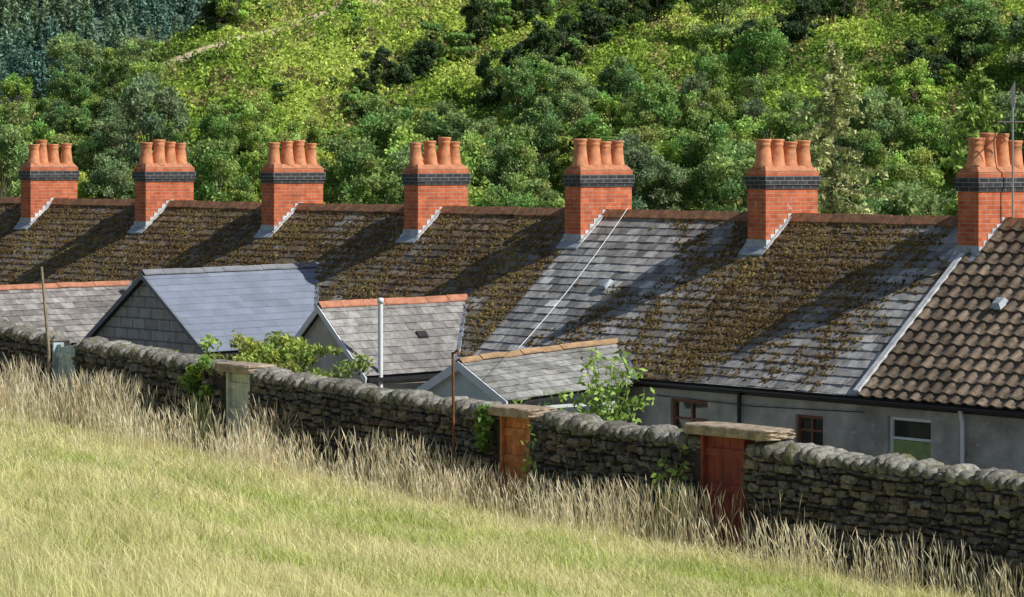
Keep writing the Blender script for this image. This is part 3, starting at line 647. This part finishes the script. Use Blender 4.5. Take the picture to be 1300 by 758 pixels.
# bracken
r_=np.random.default_rng(8);n=200000
Y=r_.uniform(266,326,n);X=Y*r_.uniform(-.2,.21,n);k=(pathd(X,Y)>.6);X=X[k];Y=Y[k];n=len(X)
cl=np.clip(vn(X*.9,Y*.9,91)*1.6-.4,0,1)*.9+.35
Z=hz(X,Y)+r_.random(n)**.7*cl;V,F=leaves(np.stack([X,Y,Z],1),r_.uniform(.11,.25,n),.6,r_)
mk('bracken',V,F,MT['brack'],col=np.repeat(hpal(X,Y,r_,1)*r_.uniform(.6,1.3,(n,1)),4,0),local=False)
# shrubs near the wall
def shrub(name,c,ra,rz,n,R,per,L,w,base,zb,seed,nst=8):
    r_=np.random.default_rng(seed);C=[];Rr=[];st=[]
    for i in range(n):
        t=r_.normal(0,.5);p=(c[0]+t*ra,c[1]+r_.normal(0,.35),c[2]+r_.uniform(-1,1)*rz-.35*t*t*rz);C.append(p);Rr.append(R*r_.uniform(.5,1.3))
        if i<nst: st.append(([(c[0]+r_.normal(0,.2)*ra,c[1],zb),((p[0]+c[0])/2,p[1],(p[2]+zb)/2+.2),p],[.03,.018,.006]))
    return fol(name,C,Rr,per,L,w,base,r_,var=.35,stems=st)
shrub('bramble_bush',(5.8,10.4,-3.5),2.3,.55,130,.17,60,.045,.5,(.34,.46,.10),GZ,1,14)
shrub('bramble_bush',(4.0,10.8,-3.75),.8,.35,22,.17,80,.042,.5,(.28,.42,.08),GZ,2)
def sprigs(name,c,n,H,spread,L,w,base,seed,per=16,curve=.3):
    r_=np.random.default_rng(seed);b=Bx();P=[];D=[]
    for i in range(n):
        t=r_.uniform(0,6.28);l=H*r_.uniform(.55,1.05);d=np.array([math.cos(t),math.sin(t)*.6,0])*spread*r_.uniform(.3,1)
        pts=[np.array(c)+r_.normal(0,.03,3)+d*u**1.5+np.array([0,0,l*(u-curve*.4*u*u)]) for u in np.linspace(0,1,6)]
        b.tube(pts,[.012,.01,.008,.006,.004,.003],5)
        for j in range(per):
            u=r_.uniform(.3,1)**.8;k=min(4,int(u*5));p=pts[k]+(pts[k+1]-pts[k])*(u*5-k);P.append(p+r_.normal(0,L*.9,3))
    P=np.array(P);V,F=leaves(P,L*r_.uniform(.6,1.2,len(P)),w,r_);col=np.repeat(np.array(base)*r_.uniform(.55,1.4,(len(P),1)),4,0)
    mi=np.concatenate([np.zeros(len(F),int),np.ones(len(b.f),int)])
    F=np.vstack([F,np.array(b.f)+len(V)]);V=np.vstack([V,np.array(b.v)]);col=np.vstack([col,np.tile([.13,.15,.04],(len(b.v),1))])
    return mk(name,V,F,[MT['leaf'],MT['leaf']],mi=mi,col=col)
sprigs('buddleia_bush',(-2.35,10.6,-4.5),22,2.0,.85,.07,.42,(.32,.48,.10),3,per=30)
sprigs('buddleia_bush',(-1.1,10.9,-4.3),8,1.0,.6,.06,.42,(.26,.42,.09),4,per=18)
sprigs('elder_sapling',(-5.85,12.5,-5.0),9,1.5,.45,.06,.5,(.34,.50,.10),5,per=20)
sprigs('climbing_weed',(-2.95,12.45,-5.2),6,1.75,.2,.055,.4,(.34,.48,.10),6,per=16)
sprigs('climbing_weed',(-3.6,12.5,-5.2),6,.9,.4,.055,.4,(.34,.48,.10),16,per=16)
r_=np.random.default_rng(31)
C=[(5.1+r_.normal(0,.22),12.33,-3.2-i*.075+r_.normal(0,.05)) for i in range(26)]
C+=[(-1.75+r_.normal(0,.10),12.33,-3.5-i*.06) for i in range(9)]
fol('ivy',C[:26],[.12]*26,60,.045,.7,(.24,.38,.08),r_,squash=1,stems=[([(5.2,12.3,-5),(5.0,12.32,-4.2),(5.1,12.3,-3.2)],[.02,.015,.01])])
fol('ivy',C[26:],[.10]*9,50,.04,.7,(.16,.27,.055),r_,squash=1)
# ---------------------------------------------------------------- grass
def blades(P,H,lean,w,cb,ct,r_,head=False):
    n=len(P);t=r_.uniform(0,6.28,n);x=np.stack([np.cos(t),np.sin(t),0*t],1);l=r_.normal(0,1,(n,3))*lean[:,None];l[:,2]=0
    l[:,0]-=.03
    if head: lev=[(0,1),(.45,.75),(.76,.6),(.87,2.2),(1,.5)]
    else: lev=[(0,1),(.5,.85),(1,.1)]
    k=len(lev);V=np.zeros((n,k,2,3));C=np.zeros((n,k,2,3))
    for i,(u,ww) in enumerate(lev):
        c=P+l*u*u
        c=c+np.stack([0*H,0*H,H*u*(1-.12*u)],1)
        for s in (0,1):
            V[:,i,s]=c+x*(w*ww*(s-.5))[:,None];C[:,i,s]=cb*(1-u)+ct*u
    F=[]
    for i in range(k-1): F.append([2*i,2*i+1,2*i+3,2*i+2])
    FF=(np.arange(n)[:,None,None]*2*k+np.array(F)[None]).reshape(-1,4);return V.reshape(-1,3),FF,C.reshape(-1,3)
r_=np.random.default_rng(77)
def hloc(X,Y): return (X-P6[0])*N_[0]+(Y-P6[1])*N_[1]
# sward
n=280000;Y=np.sqrt(r_.uniform(15**2,62**2,n));X=Y*r_.uniform(-.19,.19,n)
k=(hloc(X,Y)>12.36)&(r_.random(n)<.5+.7*vn(X*3,Y*3,71));X=X[k];Y=Y[k];n=len(X)
q=fbm(X*.5,Y*.35,41,3);q2=fbm(X*1.6,Y*1.2,47,2);H=r_.uniform(.06,.22,n)*(.35+1.3*vn(X*1.7,Y*1.5,44))*(.7+.6*q)
straw=np.array([.92,.80,.48]);green=np.array([.50,.58,.17]);f=np.clip((q*.8+q2*.6-.47)*3+r_.normal(0,.35,n),0,1)[:,None]
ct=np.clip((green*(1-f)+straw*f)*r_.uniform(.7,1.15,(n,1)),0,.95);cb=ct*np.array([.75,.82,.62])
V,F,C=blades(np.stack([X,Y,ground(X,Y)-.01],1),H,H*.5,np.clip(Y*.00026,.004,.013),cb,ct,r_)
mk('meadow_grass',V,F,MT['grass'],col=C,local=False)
# tall dry stalks
n=80000;a=r_.uniform(-14,26,n);h=12.36+np.where(r_.random(n)<.55,r_.exponential(1.2,n),r_.exponential(5.0,n));clump=fbm(a*1.3,h*1.1,51,3);am=np.clip((a+15)/15,.12,1)
thr=.42+np.clip((h-13.5)*.035,0,.13)
k=(r_.random(n)<np.clip((clump-thr)*4.5,0.02,1)*am)&(h<30);a=a[k];h=h[k];P=W(np.stack([a,h,0*a],1));n=len(P)
P[:,2]=ground(P[:,0],P[:,1])-.01;H=r_.uniform(.3,1.05,n)*(.5+.85*fbm(a*.9,h*.9,52,2))*np.clip(1.15-(h-12.3)*.10,.38,1.2)*np.clip(.9+a*.012,.72,1.1)
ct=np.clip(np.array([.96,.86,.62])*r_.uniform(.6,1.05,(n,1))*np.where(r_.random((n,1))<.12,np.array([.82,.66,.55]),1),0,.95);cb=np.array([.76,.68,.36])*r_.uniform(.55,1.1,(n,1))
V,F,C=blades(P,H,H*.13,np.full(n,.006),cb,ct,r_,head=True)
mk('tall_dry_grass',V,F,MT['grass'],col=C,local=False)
# ---------------------------------------------------------------- light, sky, camera
to=Vector((3.64,-1.27,3.52)).normalized()
L=bpy.data.lights.new('sun','SUN');L.energy=5;L.angle=math.radians(.5);L.color=(1,.96,.89)
so=bpy.data.objects.new('sun',L);so.rotation_euler=(-to).to_track_quat('-Z','Y').to_euler();so.location=(30,-10,40);scene.collection.objects.link(so)
w=bpy.data.worlds.new('World');scene.world=w;w.use_nodes=True;nt=w.node_tree
bg=nt.nodes['Background'];sk=nt.nodes.new('ShaderNodeTexSky');sk.sky_type='NISHITA';sk.sun_disc=False
sk.sun_elevation=math.asin(to.z);sk.sun_rotation=math.atan2(to.x,to.y)
nt.links.new(sk.outputs[0],bg.inputs[0]);bg.inputs[1].default_value=.085
cam=bpy.data.cameras.new('camera');co=bpy.data.objects.new('camera',cam);scene.collection.objects.link(co)
co.location=(0,0,0);co.rotation_euler=(math.radians(90),0,0);cam.sensor_width=36;cam.lens=4000/1300*36;cam.shift_y=-182/1300
cam.clip_start=.5;cam.clip_end=5000;scene.camera=co
scene.view_settings.view_transform='Standard';scene.view_settings.look='None';scene.view_settings.exposure=0
